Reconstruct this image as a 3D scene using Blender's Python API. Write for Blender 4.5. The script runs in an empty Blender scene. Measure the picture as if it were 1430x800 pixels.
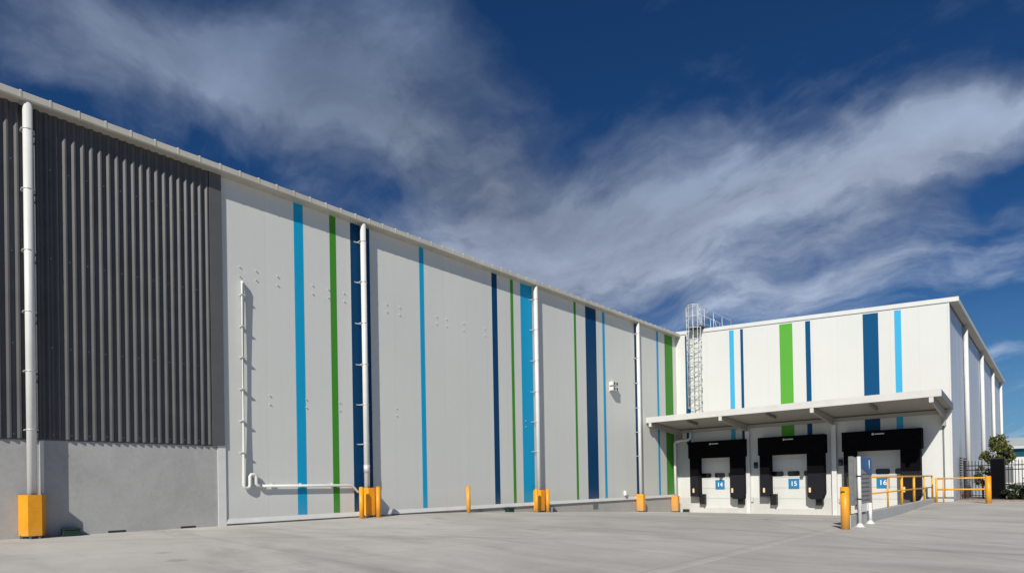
import bpy, bmesh, math, random
from mathutils import Vector, Matrix, noise
random.seed(7)
SC = bpy.context.scene; COL = SC.collection
R_ = math.radians
# ---------------------------------------------------------------- key planes (metres, camera at z = 0)
XW = -17.44      # face of the long wall
YD = 34.43       # face of the dock front
XS = -3.58       # side face of the dock building
SUN = Vector((0.53, -1.22, 1.0)).normalized()

# ================================================================ materials
def newmat(name):
    m = bpy.data.materials.new(name); m.use_nodes = True
    nt = m.node_tree; b = nt.nodes['Principled BSDF']
    return m, nt, b
def N(nt, t, **k):
    n = nt.nodes.new(t)
    for a, v in k.items(): setattr(n, a, v)
    return n
def coords(nt): return N(nt, 'ShaderNodeTexCoord').outputs['Object']
def geo(nt): return N(nt, 'ShaderNodeNewGeometry').outputs['Position']
def noise_n(nt, vec, scale, detail=4, rough=.55, sc=None, dist=0):
    if sc is not None:
        mp = N(nt, 'ShaderNodeMapping'); mp.inputs['Scale'].default_value = sc
        nt.links.new(vec, mp.inputs['Vector']); vec = mp.outputs['Vector']
    n = N(nt, 'ShaderNodeTexNoise'); n.inputs['Scale'].default_value = scale
    n.inputs['Detail'].default_value = detail; n.inputs['Roughness'].default_value = rough
    n.inputs['Distortion'].default_value = dist
    nt.links.new(vec, n.inputs['Vector']); return n.outputs['Fac']
def ramp(nt, fac, stops):
    r = N(nt, 'ShaderNodeValToRGB'); e = r.color_ramp.elements
    while len(e) < len(stops): e.new(.5)
    for i, (p, c) in enumerate(stops):
        e[i].position = p; e[i].color = (*c, 1) if len(c) == 3 else c
    nt.links.new(fac, r.inputs['Fac']); return r.outputs['Color']
def mixc(nt, fac, a, b, mode='MIX'):
    m = N(nt, 'ShaderNodeMix', data_type='RGBA', blend_type=mode)
    if isinstance(fac, (int, float)): m.inputs[0].default_value = fac
    else: nt.links.new(fac, m.inputs[0])
    for s, v in ((6, a), (7, b)):
        if isinstance(v, tuple): m.inputs[s].default_value = (*v, 1)
        else: nt.links.new(v, m.inputs[s])
    return m.outputs[2]
def mth(nt, op, a, b=None, c=None, clamp=False):
    m = N(nt, 'ShaderNodeMath', operation=op, use_clamp=clamp)
    for i, v in enumerate((a, b, c)):
        if v is None: continue
        if isinstance(v, (int, float)): m.inputs[i].default_value = v
        else: nt.links.new(v, m.inputs[i])
    return m.outputs[0]
def bump(nt, b, h, strength=.3, dist=.01):
    n = N(nt, 'ShaderNodeBump'); n.inputs['Strength'].default_value = strength
    n.inputs['Distance'].default_value = dist
    nt.links.new(h, n.inputs['Height']); nt.links.new(n.outputs['Normal'], b.inputs['Normal'])
def simple(name, col, rough=.5, metal=0, var=.06, scale=3., spec=.5, bmp=0):
    m, nt, b = newmat(name)
    v = noise_n(nt, coords(nt), scale, 5, .6)
    lo = tuple(c*(1-var) for c in col); hi = tuple(min(1, c*(1+var)) for c in col)
    nt.links.new(ramp(nt, v, [(.3, lo), (.7, hi)]), b.inputs['Base Color'])
    b.inputs['Roughness'].default_value = rough; b.inputs['Metallic'].default_value = metal
    b.inputs['Specular IOR Level'].default_value = spec
    if bmp: bump(nt, b, noise_n(nt, coords(nt), scale*12, 3), bmp)
    return m
def panel(name, col, axis, spec=.35, rough=.42, groove=True):
    """insulated sheet wall: fine vertical joints every 1.18 m, slight oil-canning, faint run-off streaks"""
    m, nt, b = newmat(name); P = geo(nt)
    s = N(nt, 'ShaderNodeSeparateXYZ'); nt.links.new(P, s.inputs[0])
    u = s.outputs[axis]
    streak = noise_n(nt, P, 1.0, 6, .62, sc=(7, 7, .22))
    blot = noise_n(nt, P, .35, 4, .6)
    c = ramp(nt, streak, [(.25, tuple(x*.965 for x in col)), (.75, tuple(min(1, x*1.02) for x in col))])
    c = mixc(nt, .5, c, ramp(nt, blot, [(.3, tuple(x*.955 for x in col)), (.7, tuple(min(1, x*1.03) for x in col))]))
    if groove:
        f = mth(nt, 'PINGPONG', mth(nt, 'ADD', u, 100.35), .59)
        g = mth(nt, 'LESS_THAN', f, .006)
        # tone varies a touch from sheet to sheet
        cell = mth(nt, 'FLOOR', mth(nt, 'DIVIDE', mth(nt, 'ADD', u, 100.35), 1.18))
        wn = N(nt, 'ShaderNodeTexWhiteNoise', noise_dimensions='1D'); nt.links.new(cell, wn.inputs['W'])
        tone = mth(nt, 'MULTIPLY_ADD', wn.outputs['Value'], .035, .972)
        cc = N(nt, 'ShaderNodeCombineColor')
        for i in range(3): nt.links.new(tone, cc.inputs[i])
        c = mixc(nt, 1., c, cc.outputs[0], 'MULTIPLY')
        c = mixc(nt, mth(nt, 'MULTIPLY', g, .22), c, (.25, .25, .24))
    # splash dirt close to the foot
    z = s.outputs[2]
    low = mth(nt, 'SUBTRACT', 1, mth(nt, 'DIVIDE', mth(nt, 'ADD', z, 1.1), .8), clamp=True)
    d = mth(nt, 'MULTIPLY', mth(nt, 'MULTIPLY', low, noise_n(nt, P, 2.2, 6, .7)), .35)
    c = mixc(nt, d, c, (.35, .32, .28))
    nt.links.new(c, b.inputs['Base Color'])
    b.inputs['Roughness'].default_value = rough; b.inputs['Specular IOR Level'].default_value = spec
    bump(nt, b, noise_n(nt, P, .9, 2, .5, sc=(1, 1, .35)), .10, .05)
    return m
M = {}
M['wall'] = panel('wall_panel_paint', (.63, .635, .60), 1)
M['facade'] = panel('dock_panel_paint', (.655, .66, .63), 0)
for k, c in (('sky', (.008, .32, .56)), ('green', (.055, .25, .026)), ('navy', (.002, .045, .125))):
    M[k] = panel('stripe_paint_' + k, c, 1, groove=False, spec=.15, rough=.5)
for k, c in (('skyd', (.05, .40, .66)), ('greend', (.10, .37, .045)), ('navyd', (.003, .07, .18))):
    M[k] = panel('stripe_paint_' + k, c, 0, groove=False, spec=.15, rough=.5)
M['white'] = simple('white_painted_steel', (.66, .66, .635), .38, 0, .05, 2)
M['gutter'] = simple('pale_beige_steel', (.50, .475, .41), .42, 0, .10, 1.2)
M['soffit'] = simple('dull_beige_steel', (.42, .41, .37), .6, 0, .06, 2)
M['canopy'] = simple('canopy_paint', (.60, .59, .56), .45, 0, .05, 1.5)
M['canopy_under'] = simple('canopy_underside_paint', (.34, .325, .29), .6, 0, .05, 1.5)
M['galv'] = simple('galvanised_steel', (.60, .61, .61), .42, .25, .12, 9)
M['galv_dark'] = simple('weathered_steel', (.20, .21, .20), .5, .4, .15, 9)
M['dark'] = simple('charcoal_sheet_steel', (.086, .086, .088), .48, 0, .12, 1.4, .4)
M['darktrim'] = simple('charcoal_flashing', (.10, .10, .102), .45, 0, .08, 2)
M['yellow'] = simple('safety_yellow_paint', (.78, .325, .007), .42, 0, .07, 5, .45)
M['yellowrail'] = simple('yellow_rail_paint', (.78, .36, .015), .42, 0, .08, 5)
def scuffed(name, col):
    m, nt, b = newmat(name); P = geo(nt)
    s = N(nt, 'ShaderNodeSeparateXYZ'); nt.links.new(P, s.inputs[0])
    v = noise_n(nt, P, 3, 5, .6)
    c = ramp(nt, v, [(.3, tuple(x*.86 for x in col)), (.7, tuple(min(1, x*1.1) for x in col))])
    sc_ = noise_n(nt, P, 9, 6, .75, sc=(1, 1, 2.2))
    c = mixc(nt, mth(nt, 'MULTIPLY', mth(nt, 'GREATER_THAN', sc_, .66), .55), c, (.22, .16, .09))
    dirt = mth(nt, 'MULTIPLY', noise_n(nt, P, 5, 6, .7), mth(nt, 'SUBTRACT', .1, mth(nt, 'MULTIPLY', mth(nt, 'ADD', s.outputs[2], .85), .9), clamp=True))
    c = mixc(nt, mth(nt, 'MULTIPLY', dirt, 1.1, clamp=True), c, (.26, .22, .17))
    nt.links.new(c, b.inputs['Base Color']); b.inputs['Roughness'].default_value = .45
    bump(nt, b, noise_n(nt, P, 2.5, 2), .12, .03)
    return m
M['yellow'] = scuffed('scuffed_safety_yellow', (.78, .325, .007))
M['black_rubber'] = simple('black_shelter_fabric', (.0035, .0035, .0045), .85, 0, .25, 3, .06)
M['blackmetal'] = simple('black_painted_metal', (.012, .012, .013), .45, 0, .2, 6, .3)
M['bait'] = simple('dark_green_plastic', (.006, .028, .018), .5, 0, .2, 6)
M['glass'] = simple('dark_window_glass', (.01, .011, .013), .08, 0, .1, 2, .6)
M['door'] = simple('white_door_paint', (.62, .62, .59), .4, 0, .04, 1.5)
M['numblue'] = simple('sign_blue', (.012, .19, .40), .4, 0, .03, 2)
M['numwhite'] = simple('sign_white', (.80, .80, .80), .4, 0, .02, 2)
M['amber'] = simple('cream_marker', (.85, .62, .35), .4, 0, .03, 2)
M['totem'] = simple('directory_grey', (.23, .23, .24), .45, 0, .06, 3)
M['totem_line'] = simple('directory_dark_grey', (.09, .09, .10), .45, 0, .06, 3)
M['totemblue'] = simple('directory_blue', (.006, .085, .26), .4, 0, .05, 3)
M['mulch'] = simple('garden_gravel', (.30, .235, .20), .9, 0, .3, 14, .2, .6)
M['bark'] = simple('bark', (.06, .045, .035), .9, 0, .3, 12, .2, .5)
M['rust'] = simple('red_brown_leaf', (.16, .05, .03), .6, 0, .3, 8, .3)
M['farwhite'] = simple('far_wall_paint', (.62, .62, .60), .5, 0, .06, .3)
M['farroof'] = simple('far_roof_sheet', (.52, .55, .52), .45, 0, .08, .4)
M['farteal'] = simple('teal_glazing', (.010, .085, .115), .2, 0, .3, .8)
M['gap'] = simple('dark_gap', (.03, .03, .03), .8, 0, .1, 4)

def concrete(name, col, sc=1., stain=.35):
    m, nt, b = newmat(name); P = geo(nt)
    a = noise_n(nt, P, .6*sc, 8, .65, dist=.4); f = noise_n(nt, P, 14*sc, 5, .7)
    c = ramp(nt, a, [(.28, tuple(x*(1-stain*.5) for x in col)), (.55, col), (.8, tuple(x*1.12 for x in col))])
    c = mixc(nt, .35, c, ramp(nt, f, [(.3, tuple(x*.8 for x in col)), (.7, tuple(x*1.15 for x in col))]))
    wet = noise_n(nt, P, .9*sc, 6, .6, sc=(1, 1, .45))
    c = mixc(nt, mth(nt, 'MULTIPLY', mth(nt, 'GREATER_THAN', wet, .64), .12), c, tuple(x*.6 for x in col))
    v = N(nt, 'ShaderNodeTexVoronoi'); v.inputs['Scale'].default_value = 3.2
    nt.links.new(P, v.inputs['Vector'])
    c = mixc(nt, mth(nt, 'MULTIPLY', mth(nt, 'LESS_THAN', v.outputs['Distance'], .035), .35), c, tuple(x*.45 for x in col))
    nt.links.new(c, b.inputs['Base Color']); b.inputs['Roughness'].default_value = .85
    b.inputs['Specular IOR Level'].default_value = .25
    bump(nt, b, f, .35, .006)
    return m
M['dado'] = concrete('precast_concrete', (.405, .40, .388), .8, .5)
M['plinth'] = concrete('plinth_concrete', (.42, .405, .38))
M['plinth_dock'] = concrete('dock_base_concrete', (.55, .54, .51))
M['kerbwall'] = concrete('retaining_concrete', (.40, .405, .40), 1.3)

def ground_mat():
    m, nt, b = newmat('yard_concrete'); P = geo(nt)
    s = N(nt, 'ShaderNodeSeparateXYZ'); nt.links.new(P, s.inputs[0])
    base = (.435, .415, .385)
    big = noise_n(nt, P, .10, 6, .6, dist=.6)
    mid = noise_n(nt, P, .55, 8, .68, dist=.5)
    fine = noise_n(nt, P, 9, 8, .75)
    c = ramp(nt, big, [(.36, (.325, .308, .282)), (.5, (.43, .413, .382)), (.62, (.55, .53, .492))])
    c = mixc(nt, .5, c, ramp(nt, mid, [(.3, (.315, .30, .275)), (.52, (.43, .413, .382)), (.70, (.54, .52, .482))]))
    c = mixc(nt, .16, c, ramp(nt, fine, [(.3, (.30, .285, .27)), (.7, (.52, .50, .47))]))
    # rain-washed and trafficked streaks across the yard's fall
    mp = N(nt, 'ShaderNodeMapping'); mp.inputs['Rotation'].default_value = (0, 0, R_(-42)); mp.inputs['Scale'].default_value = (.16, .75, 1)
    nt.links.new(P, mp.inputs['Vector'])
    st = noise_n(nt, mp.outputs[0], 1.0, 8, .68, dist=.5)
    c = mixc(nt, mth(nt, 'MULTIPLY', mth(nt, 'SUBTRACT', .50, st, clamp=True), 3.0, clamp=True), c, (.24, .23, .215))
    c = mixc(nt, mth(nt, 'MULTIPLY', mth(nt, 'SUBTRACT', st, .55, clamp=True), 2.6, clamp=True), c, (.56, .54, .505))
    # tyre arcs of turning trucks
    for (cx, cy, r0, w, k) in ((-30, 40, 26.0, .16, .30), (-30, 40, 28.1, .16, .28), (12, 30, 19., .14, .26), (12, 30, 21.1, .14, .24), (4, -9, 23., .15, .22), (4, -9, 25., .15, .20)):
        v = N(nt, 'ShaderNodeVectorMath', operation='SUBTRACT'); nt.links.new(P, v.inputs[0]); v.inputs[1].default_value = (cx, cy, -1.4)
        l = N(nt, 'ShaderNodeVectorMath', operation='LENGTH'); nt.links.new(v.outputs[0], l.inputs[0])
        e = mth(nt, 'ABSOLUTE', mth(nt, 'SUBTRACT', l.outputs['Value'], mth(nt, 'MULTIPLY_ADD', noise_n(nt, P, .2, 2), .5, r0)))
        g = mth(nt, 'SUBTRACT', 1, mth(nt, 'DIVIDE', e, w), clamp=True)
        g = mth(nt, 'MULTIPLY', mth(nt, 'MULTIPLY', g, noise_n(nt, P, .5, 5, .7)), k*1.6)
        c = mixc(nt, g, c, (.13, .125, .12))
    # saw-cut joints on a 4.6 m grid
    for ax, off in ((0, 101.2), (1, 100.4)):
        f = mth(nt, 'PINGPONG', mth(nt, 'ADD', s.outputs[ax], off), 2.3)
        c = mixc(nt, mth(nt, 'MULTIPLY', mth(nt, 'LESS_THAN', f, .010), .45), c, (.10, .095, .09))
    # oil spots
    v = N(nt, 'ShaderNodeTexVoronoi'); v.inputs['Scale'].default_value = .33; nt.links.new(P, v.inputs['Vector'])
    sp = mth(nt, 'MULTIPLY_ADD', fine, .10, v.outputs['Distance'])
    c = mixc(nt, mth(nt, 'MULTIPLY', mth(nt, 'LESS_THAN', sp, .12), .35), c, (.15, .145, .14))
    nt.links.new(c, b.inputs['Base Color']); b.inputs['Roughness'].default_value = .8
    b.inputs['Specular IOR Level'].default_value = .3
    bump(nt, b, fine, .12, .006)
    return m
M['ground'] = ground_mat()

def metal_side():
    m, nt, b = newmat('bare_zincalume_sheet'); P = geo(nt)
    st = noise_n(nt, P, 1, 5, .6, sc=(3, 3, .1))
    nt.links.new(ramp(nt, st, [(.3, (.50, .52, .57)), (.7, (.62, .63, .66))]), b.inputs['Base Color'])
    b.inputs['Metallic'].default_value = .75; b.inputs['Roughness'].default_value = .33
    return m
M['zinc'] = metal_side()

def hatch_mat():
    m, nt, b = newmat('worn_ribbed_shelter_fabric'); C = geo(nt)
    s = N(nt, 'ShaderNodeSeparateXYZ'); nt.links.new(C, s.inputs[0])
    d = mth(nt, 'ADD', s.outputs[0], s.outputs[2])
    f = mth(nt, 'PINGPONG', mth(nt, 'ADD', d, 50), .07)
    c = mixc(nt, mth(nt, 'GREATER_THAN', f, .045), (.003, .003, .005), (.045, .045, .055))
    w = noise_n(nt, C, 6, 5, .7)
    c = mixc(nt, mth(nt, 'MULTIPLY', w, .3), c, (.006, .006, .007))
    nt.links.new(c, b.inputs['Base Color']); b.inputs['Roughness'].default_value = .8
    b.inputs['Specular IOR Level'].default_value = .08
    return m
M['hatch'] = hatch_mat()

def leaf_mat(name, a, c2):
    m, nt, b = newmat(name)
    oi = noise_n(nt, coords(nt), 5.5, 3, .6)
    nt.links.new(ramp(nt, oi, [(.3, a), (.7, c2)]), b.inputs['Base Color'])
    b.inputs['Roughness'].default_value = .5; b.inputs['Specular IOR Level'].default_value = .3
    return m
M['leaf'] = leaf_mat('broad_leaves', (.05, .065, .015), (.20, .20, .06))
M['leafdark'] = leaf_mat('dark_leaves', (.012, .022, .008), (.035, .055, .018))

# ================================================================ mesh builder
def worldloc(o):
    v = Vector((0, 0, 0))
    while o: v += o.location; o = o.parent
    return v
class MB:
    def __init__(s): s.b = bmesh.new()
    def face(s, pts):
        return s.b.faces.new([s.b.verts.new(p) for p in pts])
    def box(s, x0, x1, y0, y1, z0, z1):
        c = [s.b.verts.new(p) for p in ((x0,y0,z0),(x1,y0,z0),(x1,y1,z0),(x0,y1,z0),(x0,y0,z1),(x1,y0,z1),(x1,y1,z1),(x0,y1,z1))]
        for f in ((3,2,1,0),(4,5,6,7),(0,1,5,4),(1,2,6,5),(2,3,7,6),(3,0,4,7)): s.b.faces.new([c[i] for i in f])
        return s
    def prism(s, pts, ax, a, b):
        """extrude closed outline (list of 2-tuples in the other two axes) along axis ax from a to b"""
        def P(u, v, w):
            q = [u, v]; q.insert(ax, w); return q
        A = [s.b.verts.new(P(u, v, a)) for u, v in pts]; B = [s.b.verts.new(P(u, v, b)) for u, v in pts]
        n = len(pts)
        s.b.faces.new(A); s.b.faces.new(B[::-1])
        for i in range(n): s.b.faces.new((A[i], B[i], B[(i+1) % n], A[(i+1) % n]))
        return s
    def tube(s, path, r, n=12, cap=True, r2=None):
        path = [Vector(p) for p in path]; rings = []
        for i, p in enumerate(path):
            if i == 0: t = path[1]-p
            elif i == len(path)-1: t = p-path[i-1]
            else: t = (path[i+1]-p).normalized() + (p-path[i-1]).normalized()
            t.normalize()
            u = t.cross(Vector((0, 0, 1)))
            if u.length < .05: u = Vector((1, 0, 0)) if abs(t.x) < .9 else Vector((0, 1, 0))
            u = (u - t*u.dot(t)).normalized(); w = t.cross(u)
            k = 1.
            if 0 < i < len(path)-1:
                c = (path[i+1]-p).normalized().dot((p-path[i-1]).normalized()); k = 1/max(.5, math.sqrt((1+c)/2))
            rr = r if r2 is None else r+(r2-r)*i/(len(path)-1)
            rings.append([s.b.verts.new(p + (u*math.cos(2*math.pi*j/n) + w*math.sin(2*math.pi*j/n))*rr) for j in range(n)])
        for a, b in zip(rings, rings[1:]):
            for j in range(n):
                f = s.b.faces.new((a[j], a[(j+1) % n], b[(j+1) % n], b[j])); f.smooth = True
        if cap: s.b.faces.new(rings[0][::-1]); s.b.faces.new(rings[-1])
        return s
    def build(s, name, mat, parent=None, bevel=0, label=None, raw=False):
        bmesh.ops.recalc_face_normals(s.b, faces=s.b.faces)
        if bevel:
            bmesh.ops.bevel(s.b, geom=[e for e in s.b.edges if e.calc_face_angle(0) > .6], offset=bevel, segments=2, profile=.6, affect='EDGES')
        if parent is not None and not raw:
            bmesh.ops.translate(s.b, verts=s.b.verts, vec=-worldloc(parent))
        me = bpy.data.meshes.new(name); s.b.to_mesh(me); s.b.free()
        me.materials.append(mat)
        o = bpy.data.objects.new(name, me); COL.objects.link(o)
        if parent is not None: o.parent = parent
        if label: o['label'] = label
        return o
def build_each(mb, name, mat, parent, raw=False, per=1):
    """one object for every group of `per` separate pieces in the builder (in the order they were made)"""
    bm = mb.b; bm.verts.ensure_lookup_table(); bm.verts.index_update(); seen = set(); isl = []
    for v in bm.verts:
        if v in seen: continue
        st = [v]; seen.add(v); cur = []
        while st:
            q = st.pop(); cur.append(q)
            for e in q.link_edges:
                w_ = e.other_vert(q)
                if w_ not in seen: seen.add(w_); st.append(w_)
        isl.append(cur)
    out = []
    for k in range(0, len(isl), per):
        m = MB(); mp = {}
        vs = [v for i in isl[k:k+per] for v in i]
        for v in vs: mp[v] = m.b.verts.new(v.co)
        for f in {f for v in vs for f in v.link_faces}:
            nf = m.b.faces.new([mp[v] for v in f.verts]); nf.smooth = f.smooth
        out.append(m.build(name, mat, parent, raw=raw))
    bm.free(); return out
def thing(name, label, cat, loc=(0, 0, 0), group=None):
    o = bpy.data.objects.new(name, None); COL.objects.link(o); o.location = loc
    o.empty_display_size = .3
    o['label'] = label; o['category'] = cat
    if group: o['group'] = group
    return o
def tag(o, label, cat, group=None):
    o['label'] = label; o['category'] = cat
    if group: o['group'] = group
    return o
def copy_tree(o, parent=None):
    c = o.copy(); COL.objects.link(c); c.parent = parent
    for ch in list(o.children): copy_tree(ch, c)
    return c
def text_mesh(body, size, mat, name, parent, mtx, depth=.004):
    cu = bpy.data.curves.new('lettering', 'FONT'); cu.body = body; cu.size = size
    cu.align_x = 'CENTER'; cu.align_y = 'CENTER'; cu.extrude = depth; cu.offset = .012*size
    t = bpy.data.objects.new('lettering', cu)
    me = bpy.data.meshes.new_from_object(t)
    me.transform(mtx); me.materials.clear(); me.materials.append(mat)
    bpy.data.objects.remove(t)
    o = bpy.data.objects.new(name, me); COL.objects.link(o); o.parent = parent
    me.transform(Matrix.Translation(-worldloc(parent)))
    return o

# ================================================================ ground
def lerp(a, b, t): return a+(b-a)*max(0, min(1, t))
def tab(t, v):
    if v <= t[0][0]: return t[0][1]
    for (a, x), (b, y) in zip(t, t[1:]):
        if v <= b: return x+(y-x)*(v-a)/(b-a)
    return t[-1][1]
LEFT = [(13, -1.05), (14.5, -1.062), (16.4, -1.11), (18.3, -1.20), (23.4, -1.43), (30.2, -1.75), (33.7, -1.93), (34.5, -1.96)]
WELL = [(14, -1.37), (18.3, -1.38), (22, -1.50), (28, -1.78), (34.5, -1.97)]
RIGHT = [(18, -1.38), (26, -1.36), (33, -1.23), (36, -1.21)]
XR = -4.29
def gz(x, y):
    if x <= XR:
        return lerp(tab(LEFT, y), tab(WELL, y), (x-XW)/(XR-XW)) if y < 35 else -1.9
    return lerp(tab(RIGHT, y), tab(RIGHT, y)-.05, (x-XR)/6)
def make_ground():
    xs = [-2500, -600, -150, -60, -30, -20]; x = -18.
    while x < -4.5: xs.append(x); x += .5
    xs += [-4.5, XR-.001, XR+.001, -4.]; x = -3.5
    while x < 22: xs.append(x); x += .75
    xs += [30, 50, 100, 300, 900, 2500]
    ys = [-2500, -500, -100, -40, -20, -10]; y = -6.
    while y < 34.4: ys.append(y); y += .5
    ys += [34.45, 34.9, 35.1, 36, 38, 45, 60, 100, 200, 500, 1200, 2500]
    b = bmesh.new(); g = [[b.verts.new((x, y, gz(x, y))) for x in xs] for y in ys]
    for j in range(len(ys)-1):
        for i in range(len(xs)-1):
            f = b.faces.new((g[j][i], g[j][i+1], g[j+1][i+1], g[j+1][i])); f.smooth = abs(xs[i]-XR) > .01
    me = bpy.data.meshes.new('ground'); b.to_mesh(me); b.free(); me.materials.append(M['ground'])
    o = bpy.data.objects.new('ground', me); COL.objects.link(o); o['kind'] = 'structure'
make_ground()
o = MB().box(-3.5, 14, 35.1, 40.5, -1.4, -1.165).build('garden_bed', M['mulch']); o['kind'] = 'structure'

# ================================================================ warehouse (long wall on the left)
W = thing('warehouse', 'long tall warehouse wall, charcoal ribbed steel then white panels with blue and green stripes', 'warehouse', (XW, 0, -1.05))
YA, YB = -9.0, 6.93
# structure behind the cladding
MB().prism([(XW-.12, -2.6), (XW-.12, 9.0), (-45, 10.9), (-72, 9.0), (-72, -2.6)], 1, YA, 72).build('building_body', M['wall'], W)
MB().prism([(XW-.02, 9.02), (XW-.02, 9.12), (-45, 11.02), (-72.3, 9.12), (-72.3, 9.02), (-45, 10.92)], 1, YA-.2, 72.2).build('roof', M['galv'], W)
MB().box(XW-.12, XW, YA, 6.745, -2.0, 1.32).build('concrete_wall', M['dado'], W)
MB().box(XW-.1, XW, 6.95, YD, -1.012, 9.0).build('white_wall', M['wall'], W)
MB().box(XW-.12, XW-.03, 6.95, YD, -2.6, -1.016).build('plinth', M['plinth'], W)
MB().box(XW-.1, XW+.035, 6.75, 6.965, -1.6, 1.235).build('corner_post', M['white'], W)
# sill flashing, tilted like a drip mould
MB().prism([(XW, -.865), (XW+.012, -.865), (XW+.04, -.985), (XW+.04, -1.005), (XW, -1.005)], 1, 6.97, YD-.002).build('sill_flashing', M['white'], W)
# ribbed steel
def ribs():
    b = bmesh.new(); per = .1795; pts = []
    y = YA
    while y < 6.60:
        pts += [(y, .012), (y+.050, .012), (y+.105, .070), (y+.138, .070), (y+.172, .012)]
        y += per
    pts = [(y, x) for y, x in pts if y <= 6.60] + [(6.602, .012)]
    lo = [b.verts.new((XW+x, y, 1.235)) for y, x in pts]; hi = [b.verts.new((XW+x, y, 8.99)) for y, x in pts]
    bk = [b.verts.new((XW+.002, y, 1.235)) for y, x in pts]
    for i in range(len(pts)-1):
        b.faces.new((lo[i], lo[i+1], hi[i+1], hi[i])); b.faces.new((bk[i], bk[i+1], lo[i+1], lo[i]))
    m = MB(); m.b.free(); m.b = b; return m
ribs().build('ribbed_cladding', M['dark'], W)
MB().box(XW, XW+.075, 6.60, YB, 1.22, 8.99).build('edge_flashing', M['darktrim'], W, bevel=.006)
MB().box(XW+.001, XW+.02, YA, 6.60, 1.205, 1.233).build('base_flashing', M['darktrim'], W)
scw = MB(); y = YA+.155
while y < 6.5:
    if y > 1.9:
        for z in (1.34, 3.4, 5.5, 7.6): scw.tube([(XW+.012, y+.03, z), (XW+.02, y+.03, z)], .012, 6)
    y += .1795*2
for o_ in build_each(scw, 'fixing_screw', M['galv'], W): pass
# stripes
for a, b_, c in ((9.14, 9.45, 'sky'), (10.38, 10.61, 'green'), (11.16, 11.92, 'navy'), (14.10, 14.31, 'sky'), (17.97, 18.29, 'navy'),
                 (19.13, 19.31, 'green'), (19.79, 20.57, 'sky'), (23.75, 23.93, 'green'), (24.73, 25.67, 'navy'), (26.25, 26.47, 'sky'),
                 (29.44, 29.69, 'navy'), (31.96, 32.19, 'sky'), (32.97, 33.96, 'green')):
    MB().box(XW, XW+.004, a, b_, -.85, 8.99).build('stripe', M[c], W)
# eaves gutter
g = MB(); g.prism([(XW+.002, 8.90), (XW+.30, 8.90), (XW+.33, 8.93), (XW+.335, 9.065), (XW+.32, 9.08), (XW-.05, 9.13)], 1, YA-.2, YD+.0)
gt = g.build('gutter', M['gutter'], W)
s_ = MB(); y = YA
while y < YD-.2:
    s_.prism([(XW+.30, 8.893), (XW+.337, 8.926), (XW+.342, 9.07), (XW+.33, 9.10), (XW+.27, 9.115), (XW+.27, 8.893)], 1, y, y+.035); y += .545
build_each(s_, 'gutter_clip', M['gutter'], gt)
# small screw heads in double rows
f = MB()
for zs, ys in (((6.45, 6.18), [7.44, 7.92, 8.58, 9.74, 10.3, 10.88, 12.6, 13.16, 14.9, 15.4, 16.3, 17.5]), ((2.78, 2.52), [8.28, 9.46, 10.64, 11.98, 12.95, 20.0])):
    for y in ys:
        for z in zs: f.tube([(XW, y, z), (XW+.035, y, z)], .017, 8)
build_each(f, 'screw_head', M['white'], W)
sl = MB()
for a, b_ in ((4.11, 4.49), (5.77, 6.15)): sl.box(XW, XW+.006, a, b_, -1.06, -.995)
build_each(sl, 'drain_slot', M['gap'], W)
MB().box(XW-.03, XW-.015, 25.15, 25.6, -1.38, -1.13).build('vent_plate', M['galv_dark'], W)
MB().box(XW, XW+.03, 2.77, 2.85, -1.04, 1.2).build('joint_cover', M['white'], W)
# downpipes
def downpipe(parent, x, y, z0, z1, r=.095, bands=(), ax='x'):
    p = MB().tube([(x, y, z0), (x, y, z1)], r, 20).build('downpipe', M['white'], parent)
    for z in bands:
        b = MB()
        b.tube([(x, y, z-.012), (x, y, z+.012)], r+.007, 20)
        if ax == 'x':
            b.box(x-.21, x+.02, y-r-.03, y-r-.002, z-.012, z+.012); b.box(x-.21, x+.02, y+r+.002, y+r+.03, z-.012, z+.012)
            b.box(x-.21, x-.195, y-r-.14, y+r+.14, z-.015, z+.015)
        else:
            b.box(x-r-.01, x+r+.01, y, y+.2, z-.012, z+.012)
        b.build('pipe_band', M['galv'], p)
    return p
BZ = (8.29, 6.92, 5.52, 4.12, 2.76, 1.42)
for y, zb in ((2.60, -1.0), (11.53, -1.02), (20.60, -1.28), (29.50, -1.68)):
    p = downpipe(W, XW+.21, y, zb, 8.90, bands=BZ)
    if y == 11.53: MB().tube([(XW+.21, y, .45), (XW+.21, y, .72)], .104, 20).build('coupling', M['galv'], p)
# short downpipe under the canopy with an elbow
MB().tube([(XW+.21, 33.62, -1.85), (XW+.21, 33.62, 2.25), (XW+.25, 33.68, 2.36), (XW+.42, 33.82, 2.42), (XW+.85, 34.10, 2.46), (XW+.98, 34.15, 2.55), (XW+1.0, 34.16, 2.98)], .085, 16).build('downpipe', M['white'], W)

# ================================================================ dock building (facade facing us)
D = thing('loading_dock_building', 'white dock building with coloured stripes, sloping roofline, canopy and three truck doors', 'warehouse', (-10.5, YD, -1.97))
def roofz(x): return 9.22 + (x-XW)*(8.28-9.22)/(XS-XW)
centres = (-14.76, -10.60, -6.38); DW = 1.32
def facade():
    m = MB(); y0, y1 = YD, YD+.12
    m.prism([(XW, 1.9), (XS, 1.9), (XS, roofz(XS)-.0), (XW, roofz(XW))], 1, y0, y1)
    x = XW
    for c in centres:
        m.box(x, c-DW, y0, y1, -1.05, 1.9); x = c+DW
    m.box(x, XS, y0, y1, -1.05, 1.9)
    return m
facade().build('front_wall', M['facade'], D)
m = MB(); x = XW
for c in centres:
    m.box(x, c-1.05, YD-.035, YD+.12, -2.7, -1.05); m.box(c-1.05, c+1.05, YD-.035, YD+.12, -2.7, -1.70); x = c+1.05
m.box(x, XS, YD-.035, YD+.12, -2.7, -1.05)
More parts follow.
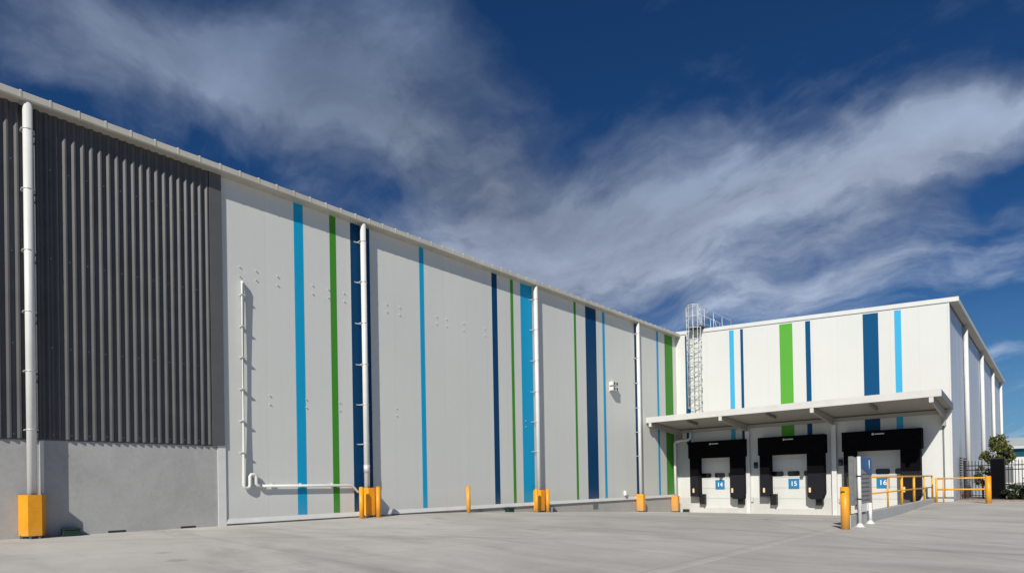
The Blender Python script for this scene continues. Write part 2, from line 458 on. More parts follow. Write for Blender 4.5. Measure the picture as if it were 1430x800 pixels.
m.build('dock_base', M['plinth_dock'], D)
MB().prism([(XW+.02, roofz(XW)-.16), (XS+.38, roofz(XS+.38)-.16), (XS+.38, roofz(XS+.38)+.05), (XW+.02, roofz(XW)+.05)], 1, YD-.05, YD+.05).build('barge_flashing', M['white'], D)
MB().prism([(XW+.35, roofz(XW+.35)-.07), (XS+.36, roofz(XS+.36)-.09), (XS+.36, roofz(XS+.36)+.03), (XW+.35, roofz(XW+.35)+.03)], 1, YD+.05, 68).build('roof', M['galv'], D)
MB().box(XS+.05, XS+.37, YD+.05, 68, roofz(XS)-.24, roofz(XS)-.09).build('side_gutter', M['soffit'], D)
MB().box(XS-.12, XS-.06, YD+.12, 67.9, -2.5, roofz(XS)-.2).build('side_wall', M['facade'], D)
# ribbed side sheet
b = bmesh.new(); pts = []; y = YD+.20
while y < 67.6: pts += [(y, 0.), (y+.22, 0.), (y+.26, .045), (y+.34, .045), (y+.38, 0.)]; y += .42
lo = [b.verts.new((XS-.05+x, y, -1.25)) for y, x in pts]; hi = [b.verts.new((XS-.05+x, y, roofz(XS)-.2)) for y, x in pts]
for i in range(len(pts)-1): b.faces.new((lo[i], lo[i+1], hi[i+1], hi[i]))
m = MB(); m.b.free(); m.b = b; m.build('ribbed_side_sheet', M['zinc'], D)
MB().box(XS-.055, XS+.012, YD-.012, YD+.22, -1.25, roofz(XS)-.12).build('corner_flashing', M['white'], D)
MB().box(XS-.115, XS-.056, YD+.23, 67.8, -2.3, -1.1).build('side_base', M['plinth'], D)
MB().box(XS-13.4, XS-.2, 67.8, 67.95, -2.3, 7.9).build('rear_wall', M['facade'], D)
for y in (39.9, 49.2, 58.2, 66.9):
    MB().tube([(XS+.13, y, -1.18), (XS+.13, y, roofz(XS)-.24)], .10, 16).build('downpipe', M['white'], D)
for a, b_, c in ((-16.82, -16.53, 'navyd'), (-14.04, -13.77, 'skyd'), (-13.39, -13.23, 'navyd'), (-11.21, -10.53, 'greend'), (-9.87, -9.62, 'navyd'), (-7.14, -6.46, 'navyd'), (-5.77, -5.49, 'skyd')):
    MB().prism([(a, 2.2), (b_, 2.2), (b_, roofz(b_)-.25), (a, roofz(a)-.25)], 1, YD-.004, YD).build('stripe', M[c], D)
# engaged columns and wall fittings
for x in (-13.05, -8.56):
    MB().box(x-.115, x+.115, YD-.20, YD-.036, -2.3, 2.78).build('wall_column', M['white'], D, bevel=.008)
MB().box(-3.93, -3.87, YD-.03, YD-.002, -1.04, 2.7).build('joint_strip', M['galv_dark'], D)
for x in (-12.63, -8.27):
    s = MB().box(x-.09, x+.09, YD-.14, YD-.002, .62, .95).build('signal_lamp', M['blackmetal'], D, bevel=.01)
    MB().tube([(x, YD-.155, .72), (x, YD-.13, .72)], .05, 12).build('lens', M['numblue'], s)
for x in (-12.85, -8.30): MB().box(x-.07, x+.07, YD-.13, YD-.037, -1.30, -1.02).build('control_box', M['galv'], D, bevel=.01)
# doors
for c, num in zip(centres, ('14', '15', '16')):
    d = MB()
    zs = [-1.695, -1.10, -.50, .08, .50, 1.1, 1.88]
    for a, b_ in zip(zs, zs[1:]): d.box(c-DW+.004, c+DW-.004, YD+.05, YD+.085, a, b_-.014)
    d.box(c-DW+.004, c+DW-.004, YD+.086, YD+.11, -1.695, 1.88)
    if True:
        door = d.build('dock_door', M['door'], D, label='white sectional dock door numbered ' + num)
    for k in (-1, 0, 1):
        x = c - .03 + k*.835
        wm = MB(); wm.tube([(x-.2, YD+.046, .27), (x-.199, YD+.046, .27)], .001, 4)
        wm.b.clear()
        pts = []
        for cx, cz, a0 in ((.23, .06, 0), (-.23, .06, 90), (-.23, -.06, 180), (.23, -.06, 270)):
            for t in range(0, 91, 30): pts.append((x+cx+.08*math.cos(R_(a0+t)), .27+cz+.08*math.sin(R_(a0+t))))
        wm.prism(pts, 1, YD+.038, YD+.052)
        wm.build('window', M['glass'], door)
    ns = MB().box(c-.31, c+.25, YD+.030, YD+.048, -.57, -.01).build('number_sign', M['numblue'], door, bevel=.004)
    mt = Matrix.Translation((c-.03, YD+.026, -.295)) @ Matrix.Rotation(R_(90), 4, 'X')
    t = text_mesh(num, .35, M['numwhite'], 'number', D, mt); t.parent = ns
    t.location = -Vector((0, 0, 0))
    t.data.transform(Matrix.Translation(worldloc(D)-worldloc(ns)))
# canopy
YC = 30.57
cz0, cz1 = 3.40, 3.12
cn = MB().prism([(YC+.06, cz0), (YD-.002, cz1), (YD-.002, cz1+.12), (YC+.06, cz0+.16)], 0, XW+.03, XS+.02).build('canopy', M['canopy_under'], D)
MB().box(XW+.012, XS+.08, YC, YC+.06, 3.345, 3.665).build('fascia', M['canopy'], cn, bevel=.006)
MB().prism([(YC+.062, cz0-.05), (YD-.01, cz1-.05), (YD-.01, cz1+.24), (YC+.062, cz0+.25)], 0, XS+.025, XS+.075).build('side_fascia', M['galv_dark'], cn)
for k, x in enumerate((XW+.25, -13.05, -8.56, -3.86)):
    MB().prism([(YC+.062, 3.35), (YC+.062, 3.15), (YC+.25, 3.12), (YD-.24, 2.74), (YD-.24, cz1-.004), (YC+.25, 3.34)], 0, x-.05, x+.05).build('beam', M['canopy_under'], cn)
    MB().box(x-.08, x+.08, YC+.015, YC+.061, 3.12, 3.343).build('beam_end_plate', M['canopy'], cn)
    if k in (0, 3): MB().box(x-.08, x+.08, YD-.239, YD-.003, 2.35, 3.1).build('beam_bracket', M['canopy_under'], cn)
for x in (-15.1, -10.8, -6.2): MB().prism([(YC+.5, cz0-.04), (YC+1.7, cz0-.12), (YC+1.7, cz0-.27), (YC+.5, cz0-.16)], 0, x-.06, x+.06).build('purlin_cleat', M['galv_dark'], cn)
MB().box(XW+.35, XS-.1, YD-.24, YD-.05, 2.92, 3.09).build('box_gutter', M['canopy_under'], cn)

# ================================================================ dock shelters
labels = ('black dock shelter framing door 14, nearest the inner corner', 'black dock shelter framing door 15, the middle one of three', 'black dock shelter framing door 16, behind the yellow railing')
def shelter():
    r = thing('dock_shelter', labels[0], 'dock shelter', (centres[0], YD, -1.97), 'dock shelters round the truck doors')
    c = centres[0]; yf = YD-.56
    MB().box(c-1.70, c+1.70, yf-.06, YD-.006, 1.31, 2.30).build('head_curtain', M['black_rubber'], r, bevel=.02)
    MB().box(c-1.64, c-1.12, yf, YD-.008, .25, 1.308).build('side_pad', M['black_rubber'], r, bevel=.015)
    MB().box(c-1.64, c-1.12, yf, YD-.008, -.98, .248).build('wear_pad', M['hatch'], r, bevel=.015)
    MB().box(c+.82, c+1.62, yf, YD-.008, .25, 1.308).build('side_pad', M['black_rubber'], r, bevel=.015)
    MB().prism([(c+.82, .248), (c+1.62, .248), (c+1.62, -.80), (c+1.50, -1.12), (c+1.0, -1.12), (c+.82, -.98)], 1, yf, YD-.008).build('wear_pad', M['hatch'], r, bevel=.015)
    for x in (c-1.42, c+.95): MB().box(x-.05, x+.05, yf-.02, yf+.001, -.75, -.50).build('cream_marker', M['amber'], r)
    for x, w in ((c-1.02, .17), (c+1.32, .17)):
        MB().box(x-w, x+w, YD-.30, YD-.037, -1.45, -.84).build('rubber_bumper', M['blackmetal'], r, bevel=.02)
    g = MB()   # worn white maker's mark, unreadable even close up
    g.tube([(c-.30, yf-.062, 2.12), (c-.30, yf-.07, 2.12)], .055, 14); g.box(c-.22, c+.18, yf-.066, yf-.061, 2.095, 2.145)
    g.build('white_mark', M['galv'], r)
    return r
sh = shelter()
for i in (1, 2):
    o = copy_tree(sh); o.location = (centres[i], YD, -1.97); o['label'] = labels[i]

# ================================================================ pipe guards and bollards
def guard():
    r = thing('pipe_guard', 'broad yellow pipe guard round the downpipe at the far left, in front of bare concrete', 'pipe guard', (XW, 2.62, -1.06), 'yellow guards round the downpipe feet')
    sec = [(.03, -.25), (.09, -.25), (.37, -.125), (.37, .125), (.09, .25), (.03, .25)]; t = .012
    inn = [(x-t if i in (2, 3) else x, y*(1-t/.2) if abs(y) < .2 else y*(1-t/.3)) for i, (x, y) in enumerate(sec)]
    ring = sec + inn[::-1]
    m = MB(); m.prism([(x, y) for x, y in ring], 2, .07, 1.0)
    o = m.build('guard_plate', M['yellow'], r, raw=True)
    f = MB()
    for x, y in ((.32, -.08), (.32, .08), (.12, -.22), (.12, .22)): f.box(x-.03, x+.03, y-.02, y+.02, -.06, .09)
    build_each(f, 'foot', M['galv_dark'], r, raw=True)
    m = MB(); m.box(.006, .028, -.245, -.18, .15, .95); m.box(.006, .028, .18, .245, .15, .95); build_each(m, 'wall_flange', M['yellow'], r, raw=True)
    return r
g0 = guard()
GL = ('yellow pipe guard between two yellow bollards, below the navy stripe and side drain pipe', 'yellow pipe guard between two yellow bollards beside the widest light blue stripe',
      'yellow pipe guard standing alone just left of the canopy', 'yellow pipe guard in the inner corner under the canopy')
for y, l in zip((11.60, 20.68, 29.58, 33.67), GL):
    o = copy_tree(g0); o.location = (XW, y, gz(XW+.2, y)-.0); o['label'] = l
def bollard(x, y, z, h, r_, label, group=None, cap=True):
    r = thing('bollard', label, 'bollard', (x, y, z), group)
    m = MB(); m.tube([(0, 0, -.15), (0, 0, h-.03)], r_, 24); m.build('post', M['yellow'], r, raw=True)
    m = MB(); m.tube([(0, 0, h-.031), (0, 0, h-.01), (0, 0, h)], r_, 24, r2=r_*.8); m.build('cap', M['yellow'], r, raw=True)
    return r
bg = 'yellow steel bollards'
b0 = bollard(-16.95, 11.12, gz(-16.95, 11.12), 1.04, .078, 'slim yellow bollard left of the guard below the navy stripe', bg)
for (x, y, l) in ((-16.95, 11.78, 'slim yellow bollard right of the guard below the navy stripe'),
                  (-16.80, 15.82, 'slim yellow bollard standing alone against the plain white wall'),
                  (-16.95, 20.08, 'slim yellow bollard left of the guard beside the wide light blue stripe'),
                  (-16.95, 20.86, 'slim yellow bollard right of the guard beside the wide light blue stripe')):
    o = copy_tree(b0); o.location = (x, y, gz(x, y)); o['label'] = l
bb = bollard(-4.18, 17.70, gz(-4.18, 17.7), 1.13, .108, 'stout yellow bollard in front of the grey directory sign', bg)
MB().box(-.07, .03, -.109, -.10, .98, 1.02).build('slot', M['gap'], bb, raw=True)
o = bollard(-2.22, 33.3, gz(-2.2, 33.3), 1.2, .11, 'yellow bollard at the right end of the far railing', bg)

# ================================================================ thin drain pipe on the white wall
cp = thing('drain_pipe', 'thin white drain pipe with trap running down and across the white wall', 'drain pipe', (XW, 7.45, 0.05))
x = XW+.098
MB().tube([(XW+.0, 7.5, 6.0), (x-.02, 7.5, 5.98), (x, 7.49, 5.92), (x, 7.42, .12), (x, 7.45, .03), (x, 7.52, .0), (x, 7.60, .03), (x, 7.62, .10), (x, 7.62, .34), (x, 7.66, .40), (x, 7.76, .40), (x, 7.80, .34), (x, 7.80, .14), (x, 7.85, .075), (x, 7.95, .06)], .050, 12).build('vertical_pipe', M['white'], cp)
MB().tube([(x, 7.95, .06), (x, 10.95, .04), (x, 11.05, .0), (x, 11.22, -.18), (x, 11.34, -.2)], .042, 12).build('cross_pipe', M['white'], cp)
m = MB()
for z in (5.61, 4.69, 3.79, 2.87, 1.95, 1.03):
    y = 7.42+.07*(z/6); m.box(XW, x+.055, y-.064, y+.064, z-.014, z+.014)
for y in (8.3, 9.2, 10.3): m.box(XW, x+.02, y-.02, y+.02, .0, .13)
build_each(m, 'pipe_clip', M['galv'], cp)

# ================================================================ wall floodlight
L = thing('wall_light', 'small white twin wall light with four dark lenses high on the white wall', 'wall light', (XW, 27.0, 5.05))
MB().box(XW, XW+.05, 26.80, 27.16, 4.80, 5.30).build('back_plate', M['white'], L)
for z in (4.92, 5.19):
    h = MB().box(XW+.05, XW+.30, 26.73, 27.23, z-.10, z+.10).build('lamp_housing', M['white'], L, bevel=.012)
    for y in (26.86, 27.10): MB().tube([(XW+.298, y, z), (XW+.315, y, z)], .075, 16).build('lens', M['glass'], h)
V = MB().box(XW, XW+.14, 28.05, 28.20, -.76, -.50).build('meter_box', M['white'], None, bevel=.01)
tag(V, 'tiny white box low on the wall, left of the pipe guard by the canopy', 'box')

# ================================================================ caged ladder
lx = -15.95; LD = thing('caged_ladder', 'galvanised caged ladder on the dock wall rising above the roof', 'ladder', (lx, YD-.2, 3.6))
yl = YD-.22
m = MB()
for s in (-.23, .23): m.box(lx+s-.02, lx+s+.02, yl-.035, yl+.035, 3.42, 10.35)
build_each(m, 'stile', M['galv'], LD)
m = MB(); z = 3.6
while z < 9.3: m.tube([(lx-.22, yl, z), (lx+.22, yl, z)], .014, 8); z += .29
build_each(m, 'rung', M['galv'], LD)
m = MB()
for z in (4.2, 5.6, 7.0, 8.4, 9.0):
    for s in (-.24, .24): m.box(lx+s-.012, lx+s+.012, yl, YD-.003, z-.025, z+.025)
build_each(m, 'wall_bracket', M['galv'], LD)
cg = MB(); ang = [R_(a) for a in range(-28, 209, 14)]
hoop = lambda a: (lx+.42*math.cos(a), yl-.36-.42*math.sin(a))
zs = [4.35+.68*i for i in range(10)]
for z in zs:
    pth = [(lx+.24, yl-.02, z)] + [(*hoop(a), z) for a in ang] + [(lx-.24, yl-.02, z)]
    cg.tube(pth, .022, 6)
build_each(cg, 'cage_hoop', M['galv'], LD); cg = MB()
for a in (0, 35, 70, 110, 145, 180):
    px, py = hoop(R_(a)); cg.tube([(px, py, 4.35), (px, py, zs[-1])], .017, 6)
build_each(cg, 'cage_bar', M['galv'], LD)
gr = MB()
for xx in (lx-.38, lx+.38):
    gr.tube([(xx, yl-.55, 9.1), (xx, yl-.55, 10.42), (xx, yl+4.3, 10.42), (xx, yl+4.3, 9.1)], .024, 8)
    gr.tube([(xx, yl-.55, 9.9), (xx, yl+4.3, 9.9)], .02, 8)
    for yy in (yl+.3, yl+1.6, yl+2.9): gr.tube([(xx, yy, 8.95), (xx, yy, 10.42)], .02, 8)
gr.tube([(lx-.38, yl-.55, 10.42), (lx+.38, yl-.55, 10.42)], .022, 8)
gr.tube([(lx+.38, yl+1.7, 10.0), (lx+.38, yl+2.5, 9.0)], .02, 8)
build_each(gr, 'guard_rail', M['galv'], LD)
m = MB(); m.box(lx-.45, lx+.45, yl-.5, yl+.9, 9.22, 9.26); m.build('landing_plate', M['galv_dark'], LD)

# ================================================================ bait stations
def bait(x, y, z, label, rz=0):
    r = thing('bait_station', label, 'bait station', (x, y, z), 'dark green bait stations at the wall foot')
    m = MB(); m.prism([(-.19, 0), (.19, 0), (.16, .15), (-.16, .15)], 0, -.11, .11); m.build('box_body', M['bait'], r, bevel=.012, raw=True)
    m = MB(); m.box(-.125, .125, -.175, .175, .15, .185); m.build('lid', M['bait'], r, bevel=.01, raw=True)
    r.rotation_euler.z = rz; return r
t0 = bait(-17.28, 3.32, -1.055, 'dark green bait station on the ground right of the far left pipe guard')
for x, y, l, rz in ((-17.32, 18.72, 'dark green bait station below the green and light blue stripes', 0), (-16.86, 34.22, 'dark green bait station left of the shelter of door 14', R_(90))):
    o = copy_tree(t0); o.location = (x, y, gz(x, y)-.005); o.rotation_euler.z = rz; o['label'] = l

# ================================================================ retaining wall, railings
rw = MB().prism([(18.3, -2.7), (34.38, -2.7), (34.38, -1.05), (18.3, -1.05)], 0, -4.40, -4.18).build('retaining_wall', M['kerbwall'], None, bevel=.012)
tag(rw, 'low grey concrete retaining wall beside the truck well under the yellow railing', 'retaining wall')
def ring_rail(name, label, posts, rails, r=.03, group=None, loc=(0, 0, 0)):
    t = thing(name, label, 'railing', loc, group)
    for p in posts:
        MB().tube([(p[0], p[1], p[2]), (p[0], p[1], p[3])], p[4] if len(p) > 4 else .03, 10).build('post', M['yellowrail'], t)
    for a, b_, rr in rails: MB().tube([a, b_], rr, 10).build('rail', M['yellowrail'], t)
    return t
ys = [18.62, 21.3, 23.8, 26.3, 28.9, 31.4, 33.7]
rr = [.042, .030, .030, .044, .044, .034, .04]
ring_rail('railing', 'long yellow two-rail safety railing on top of the grey retaining wall', [(-4.29, y, -1.05, .0, r) for y, r in zip(ys, rr)],
          [((-4.29, 18.62, 0), (-4.29, 33.7, 0), .032), ((-4.29, 18.62, -.52), (-4.29, 33.7, -.52), .028)], group='yellow safety railings', loc=(-4.29, 18.62, -1.05))
ring_rail('railing', 'short yellow two-rail railing crossing in front of the black fence', [(-4.08, 33.3, -1.25, -.1, .045), (-3.82, 33.3, -1.25, -.1, .03)],
          [((-4.08, 33.3, -.13), (-2.33, 33.3, -.12), .036), ((-4.08, 33.3, -.63), (-2.33, 33.3, -.62), .036)], group='yellow safety railings', loc=(-4.08, 33.3, -1.2))

# ================================================================ directory sign
TS = thing('directory_sign', 'grey directory board with blue header on two white posts', 'sign', (-4.02, 19.3, -1.4))
xs_ = -4.02
for xx, y, h in ((-4.07, 18.80, .58), (-4.09, 20.15, -.765)):
    p = MB().tube([(xx, y, gz(-3.9, y)-.02), (xx, y, h)], .048, 14).build('post', M['white'], TS)
    MB().tube([(xx, y, gz(-3.9, y)-.01), (xx, y, gz(-3.9, y)+.02), (xx, y, gz(-3.9, y)+.10)], .15, 14, r2=.05).build('base_flange', M['white'], p)
MB().box(-4.23, -4.13, 18.44, 20.60, -.76, .56).build('board', M['totem'], TS, bevel=.004)
MB().prism([(18.9, .575), (20.605, .575), (20.605, .06), (20.3, .08), (18.9, .36)], 0, -4.129, -4.118).build('header', M['totemblue'], TS)
m = MB()
for k in range(7): m.box(-4.129, -4.124, 19.05, 20.3, -.68+.125*k, -.645+.125*k)
build_each(m, 'lettering_row', M['totem_line'], TS)
text_mesh('1', .36, M['numwhite'], 'numeral', TS, Matrix.Translation((-4.114, 20.28, .36)) @ Matrix.Rotation(R_(90), 4, 'Z') @ Matrix.Rotation(R_(90), 4, 'X'))
MB().box(-4.165, -4.135, 18.95, 20.0, -1.0, -.762).build('lower_plate', M['white'], TS)
MB().box(-4.24, -4.12, 18.40, 18.438, -.78, .58).build('edge_trim', M['galv_dark'], TS)
m = MB(); m.box(-4.13, -4.02, 18.74, 18.86, .02, .05); m.box(-4.13, -4.02, 18.74, 18.86, -.62, -.59); build_each(m, 'clamp', M['blackmetal'], TS)

# ================================================================ black fence, cabinet, plants
F = thing('picket_fence', 'black steel picket fence beside the dock building corner', 'fence', (-3.4, 37.0, -1.2))
y = 37.0
MB().box(-3.3, 12, y-.02, y+.02, .44, .485).build('rail', M['blackmetal'], F)
MB().box(-3.3, 12, y-.02, y+.02, .23, .275).build('rail', M['blackmetal'], F)
MB().box(-3.3, 12, y-.02, y+.02, -1.02, -.98).build('rail', M['blackmetal'], F)
x = -3.32; k = 0
while x < 6.4:
    m = MB(); m.box(x-.014, x+.014, y-.034, y-.006, -1.08, .66); m.prism([(x-.014, .66), (x+.014, .66), (x, .74)], 1, y-.034, y-.006)
    m.build('picket', M['blackmetal'], F); x += .125; k += 1
    if k > 95: break
for x in (-3.38, -.95, 1.5, 4.0, 6.5): MB().box(x-.035, x+.035, y-.035, y+.035, -1.3, .74).build('fence_post', M['blackmetal'], F)
m = MB(); z = -.15
for k in range(9):
    m.prism([(-3.56, z+.12*k-.0), (-3.40, z+.12*k+.05), (-3.56, z+.12*k+.095)], 1, y-.05, y-.02)
    m.prism([(-3.40, z+.12*k-.04), (-3.22, z+.12*k+.0), (-3.40, z+.12*k+.05)], 1, y-.05, y-.02)
build_each(m, 'anti_climb_spike', M['blackmetal'], F)

def plant(name, label, cat, x, y, z, rx, rz, n, mat, trunk=0, leaf=.09, group=None, zc=None, seed=1, upright=False):
    rnd = random.Random(seed)
    t = thing(name, label, cat, (x, y, z), group)
    zc = trunk+rz*.8 if zc is None else zc
    clumps = []
    for i in range(26):
        a = rnd.uniform(0, 6.28); u = rnd.uniform(-.85, 1); r = math.sqrt(max(.05, 1-u*u))*rnd.uniform(.45, 1.02)
        clumps.append(Vector((rx*r*math.cos(a), rx*r*math.sin(a), zc+rz*u*rnd.uniform(.75, 1.1))))
    m = MB()
    for c in clumps:
        cr = rnd.uniform(.2, .36)*min(rx, rz)
        for _ in range(n//26):
            p = c + Vector([rnd.gauss(0, 1) for _ in range(3)]).normalized()*cr*rnd.uniform(.3, 1.15)
            d = Vector((rnd.uniform(-1, 1), rnd.uniform(-1, 1), rnd.uniform(-.6, .9))).normalized()
            s = leaf*rnd.uniform(.6, 1.3); w = d.cross(Vector([rnd.uniform(-1, 1) for _ in range(3)])).normalized()*s*.32
            q = p+d*s*.5; nrm = d.cross(w).normalized()*s*.1
            m.face((p, q+w+nrm, p+d*s, q-w+nrm))
    m.build('crown', mat, t, raw=True)
    m = MB()
    if trunk: m.tube([(0, 0, -.1), (.02, 0, trunk*.6), (0, .03, zc)], .05, 8, r2=.025)
    for c in clumps[:12]: m.tube([(0, 0, max(0, zc-rz*.9)), (c.x*.5, c.y*.5, (zc-rz*.6+c.z)/2), tuple(c)], .018, 5, r2=.006)
    m.build('trunk', M['bark'], t, raw=True)
    return t
plant('small_tree', 'small leafy tree behind the tall black cabinet at the right', 'tree', -2.12, 37.6, -1.2, .56, .74, 3600, M['leaf'], trunk=1.5, leaf=.12, zc=2.25, seed=4)
plant('shrub', 'loose green shrub left of the black cabinet, against the fence', 'shrub', -2.72, 37.5, -1.2, .34, .5, 1000, M['leaf'], trunk=.4, leaf=.10, zc=1.15, seed=9)
for x, yy, rx, rz, l, sd, mt in ((-1.45, 36.3, .42, .36, 'low dark shrub just right of the black cabinet', 2, 'leafdark'),
                         (-.72, 36.2, .62, .56, 'bushy dark green shrub at the right edge of the picture', 3, 'leafdark'),
                         (.55, 36.4, .7, .6, 'dark green shrub outside the right edge', 5, 'leafdark')):
    plant('shrub', l, 'shrub', x, yy, -1.17, rx, rz, 1500, M[mt], leaf=.10, zc=rz*.85, seed=sd, group='low shrubs along the black fence')
cb = thing('cabinet', 'tall plain black cabinet standing under the small tree', 'cabinet', (-2.06, 36.6, -1.18))
MB().box(-2.34, -1.79, 36.45, 36.85, -1.2, .80).build('body', M['blackmetal'], cb, bevel=.02)
MB().box(-2.31, -1.82, 36.435, 36.449, -1.1, .74).build('door', M['black_rubber'], cb)
for x, l in ((-3.38, 'small red-brown spiky plant nearest the building corner'), (-3.18, 'small red-brown spiky plant right of its twin')):
    t = thing('spiky_plant', l, 'plant', (x, 36.0, -1.17), 'small red-brown plants by the corner')
    m = MB(); rnd = random.Random(int(x*-100))
    for k in range(26):
        a = rnd.uniform(0, 6.28); h = rnd.uniform(.22, .42); s = rnd.uniform(.03, .11)
        w = Vector((-math.sin(a), math.cos(a), 0))*.012
        p0 = Vector((0, 0, 0)); p1 = Vector((math.cos(a)*s*.5, math.sin(a)*s*.5, h*.6)); p2 = Vector((math.cos(a)*s, math.sin(a)*s, h))
        m.face((p0-w, p0+w, p1+w, p1-w)); m.face((p1-w, p1+w, p2))
    m.build('leaves', M['rust'], t, raw=True)

# ================================================================ far warehouse beyond the fence
FW = thing('distant_warehouse', 'distant white warehouse with teal window band beyond the black fence', 'warehouse', (20, 120, -1.26))
MB().box(-9, 70, 120, 160, -1.4, 2.75).build('wall', M['farwhite'], FW)
MB().box(-9.02, 70.02, 119.9, 160, 2.751, 3.95).build('glazing_band', M['farteal'], FW)
MB().prism([(119.3, 3.951), (119.3, 4.35), (140, 6.6), (160.3, 4.35), (160.3, 3.951)], 0, -9.3, 70.3).build('roof', M['farroof'], FW)
m = MB()
for k in range(14): m.box(-7.5+k*5.2, -4.9+k*5.2, 119.93, 120.02, -1.2, 1.3)
build_each(m, 'roller_door', M['galv_dark'], FW)

# ================================================================ sky, sun, camera
w = bpy.data.worlds.new('World'); SC.world = w; w.use_nodes = True; nt = w.node_tree
bg_ = nt.nodes['Background']
sky = N(nt, 'ShaderNodeTexSky', sky_type='NISHITA'); sky.sun_disc = False
sky.sun_elevation = math.asin(SUN.z); sky.sun_rotation = math.atan2(SUN.x, SUN.y)
sky.altitude = 0; sky.air_density = 1.0; sky.dust_density = .3; sky.ozone_density = 3.0
g_ = N(nt, 'ShaderNodeTexCoord').outputs['Generated']
nv = N(nt, 'ShaderNodeVectorMath', operation='NORMALIZE'); nt.links.new(g_, nv.inputs[0]); dvec = nv.outputs[0]
BL = (((1.816,6.125,0.717),(-9.047,4.509,-15.593),0.90),
((2.064,5.383,-1.219),(-6.719,0.418,-9.530),0.95),
((2.016,3.679,-1.738),(-6.526,-0.401,-8.420),0.75),
((3.239,2.348,-0.642),(-4.588,3.221,-11.377),0.95),
((6.369,2.011,-0.475),(-3.578,7.133,-17.794),0.75),
((8.938,0.287,1.052),(1.661,7.345,-16.117),1.00),
((4.764,1.758,-0.676),(-5.872,5.697,-26.551),0.40),
((2.792,4.708,-0.926),(-11.866,3.935,-15.765),0.45),
((2.732,2.869,-0.674),(-6.123,2.156,-15.643),0.60),
((3.044,12.151,1.716),(-18.937,9.963,-36.947),0.35),
((15.406,0.968,-0.294),(-1.462,7.076,-53.359),0.40),
((19.604,3.412,2.050),(3.445,21.690,-69.039),0.40),
((21.331,11.550,-13.912),(-45.310,18.453,-54.154),0.45),
((11.383,0.739,-0.718),(-2.808,1.928,-42.514),0.30),
((3.867,3.977,-1.395),(-7.406,3.152,-11.540),0.30),
((6.730,2.769,-0.220),(-4.535,9.487,-19.361),0.25),
((3.161,2.414,-0.692),(-8.676,7.171,-14.606),0.08),
((3.024,1.822,-0.649),(-6.997,4.507,-19.942),0.50),
((7.040,1.160,-0.270),(-2.392,8.581,-25.511),0.45),
((4.347,1.713,-1.325),(-9.255,9.619,-17.924),0.12),)
def dot2(v, c):
    n = N(nt, 'ShaderNodeVectorMath', operation='DOT_PRODUCT'); nt.links.new(v, n.inputs[0]); n.inputs[1].default_value = c
    return mth(nt, 'POWER', mth(nt, 'ABSOLUTE', n.outputs['Value']), 2)
# warp the direction a little so banks of cloud have ragged edges
wn = N(nt, 'ShaderNodeTexNoise'); wn.inputs['Scale'].default_value = 3.2; wn.inputs['Detail'].default_value = 6; nt.links.new(dvec, wn.inputs['Vector'])
wv = N(nt, 'ShaderNodeVectorMath', operation='SUBTRACT'); nt.links.new(wn.outputs['Color'], wv.inputs[0]); wv.inputs[1].default_value = (.5, .5, .5)
ws = N(nt, 'ShaderNodeVectorMath', operation='MULTIPLY_ADD'); nt.links.new(wv.outputs[0], ws.inputs[0]); ws.inputs[1].default_value = (.22, .22, .16); nt.links.new(dvec, ws.inputs[2])
wd = ws.outputs[0]
tot = None
for a, b_, k in BL:
    e = mth(nt, 'MULTIPLY', mth(nt, 'EXPONENT', mth(nt, 'MULTIPLY', mth(nt, 'ADD', dot2(wd, a), dot2(wd, b_)), -1.)), k)
    tot = e if tot is None else mth(nt, 'ADD', tot, e)
# streaky fibres on a high, flat cloud sheet
sx = N(nt, 'ShaderNodeSeparateXYZ'); nt.links.new(wd, sx.inputs[0])
zz = mth(nt, 'MAXIMUM', mth(nt, 'ADD', sx.outputs[2], .12), .05)
cv = N(nt, 'ShaderNodeCombineXYZ'); nt.links.new(mth(nt, 'DIVIDE', sx.outputs[0], zz), cv.inputs[0]); nt.links.new(mth(nt, 'DIVIDE', sx.outputs[1], zz), cv.inputs[1])
mp = N(nt, 'ShaderNodeMapping'); mp.inputs['Rotation'].default_value = (0, 0, R_(-62)); mp.inputs['Scale'].default_value = (.65, 1.15, 1)
nt.links.new(cv.outputs[0], mp.inputs['Vector'])
fb = noise_n(nt, mp.outputs[0], 1.4, 9, .56, dist=.12)
fb2 = noise_n(nt, cv.outputs[0], 2.8, 9, .60)
nz = mth(nt, 'ADD', mth(nt, 'MULTIPLY', mth(nt, 'SUBTRACT', fb, .5), 1.9), mth(nt, 'MULTIPLY', mth(nt, 'SUBTRACT', fb2, .5), 1.7))
dens = mth(nt, 'ADD', mth(nt, 'MULTIPLY', tot, 1.0), mth(nt, 'SUBTRACT', nz, .10), clamp=True)
dens = mth(nt, 'POWER', dens, 1.25)
skyc = mixc(nt, 1., sky.outputs[0], (.22, .58, 1.0), 'MULTIPLY')
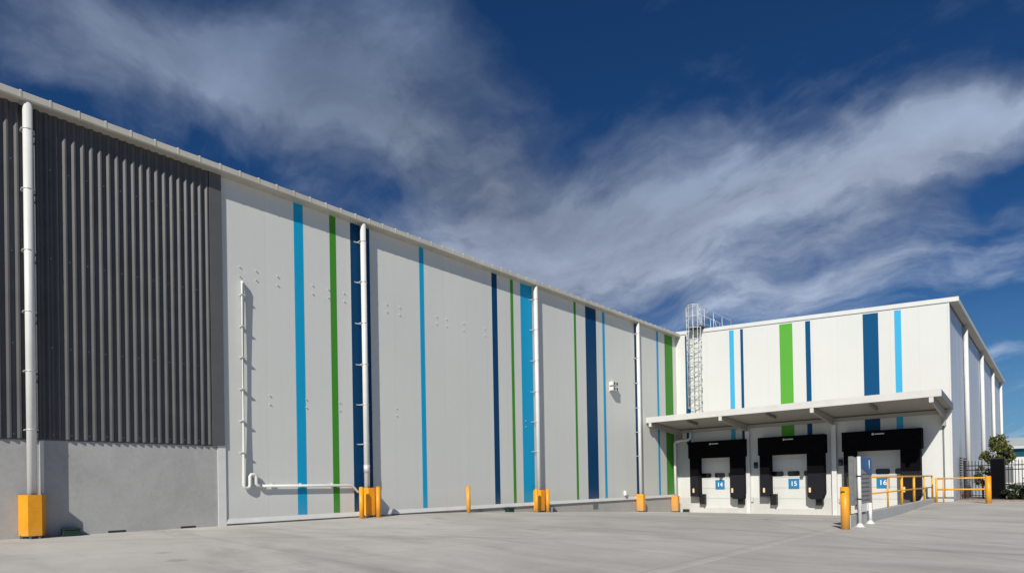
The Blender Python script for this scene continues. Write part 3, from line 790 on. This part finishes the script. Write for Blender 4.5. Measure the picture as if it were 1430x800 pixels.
cloud = mixc(nt, mth(nt, 'SUBTRACT', 1.35, mth(nt, 'MULTIPLY', sx.outputs[2], 2.3), clamp=True), (2.7, 3.7, 5.8), (10.5, 11.8, 14.2))
lum = mth(nt, 'MULTIPLY_ADD', mth(nt, 'SUBTRACT', fb, .5), 2.2, mth(nt, 'MULTIPLY_ADD', fb2, 1.0, .5))
lc = N(nt, 'ShaderNodeCombineColor')
for i in range(3): nt.links.new(lum, lc.inputs[i])
cloud = mixc(nt, 1., cloud, lc.outputs[0], 'MULTIPLY')
hz = mth(nt, 'SUBTRACT', 1, mth(nt, 'DIVIDE', mth(nt, 'ABSOLUTE', sx.outputs[2]), .30), clamp=True)
skyc = mixc(nt, mth(nt, 'MULTIPLY', mth(nt, 'POWER', hz, 1.6), .55), skyc, (5.4, 10.0, 14.5))
fin = mixc(nt, mth(nt, 'MULTIPLY', dens, .85), skyc, cloud)
nt.links.new(fin, bg_.inputs['Color']); bg_.inputs['Strength'].default_value = .05

sd = bpy.data.lights.new('sun', 'SUN'); sd.energy = 4.8; sd.angle = R_(.5); sd.color = (1.0, .95, .865)
so = bpy.data.objects.new('sun', sd); COL.objects.link(so); so.rotation_euler = SUN.to_track_quat('Z', 'Y').to_euler()

cd = bpy.data.cameras.new('camera'); cam = bpy.data.objects.new('camera', cd); COL.objects.link(cam)
Rm = ((0.737065, -0.675586, 0.017877), (0.675581, 0.73725, 0.007186), (-0.018034, 0.006781, 0.999814))
cam.matrix_world = Matrix(((Rm[0][0], Rm[0][2], -Rm[0][1], 0), (Rm[1][0], Rm[1][2], -Rm[1][1], 0), (Rm[2][0], Rm[2][2], -Rm[2][1], 0), (0, 0, 0, 1)))
cd.sensor_width = 36; cd.sensor_fit = 'HORIZONTAL'; cd.lens = 829.944/1430*36; cd.shift_y = (669.11-400)/1430
cd.clip_start = .1; cd.clip_end = 6000
SC.camera = cam
SC.view_settings.view_transform = 'Standard'; SC.view_settings.look = 'None'; SC.view_settings.exposure = 0; SC.view_settings.gamma = 1
SC.view_settings.use_curve_mapping = False
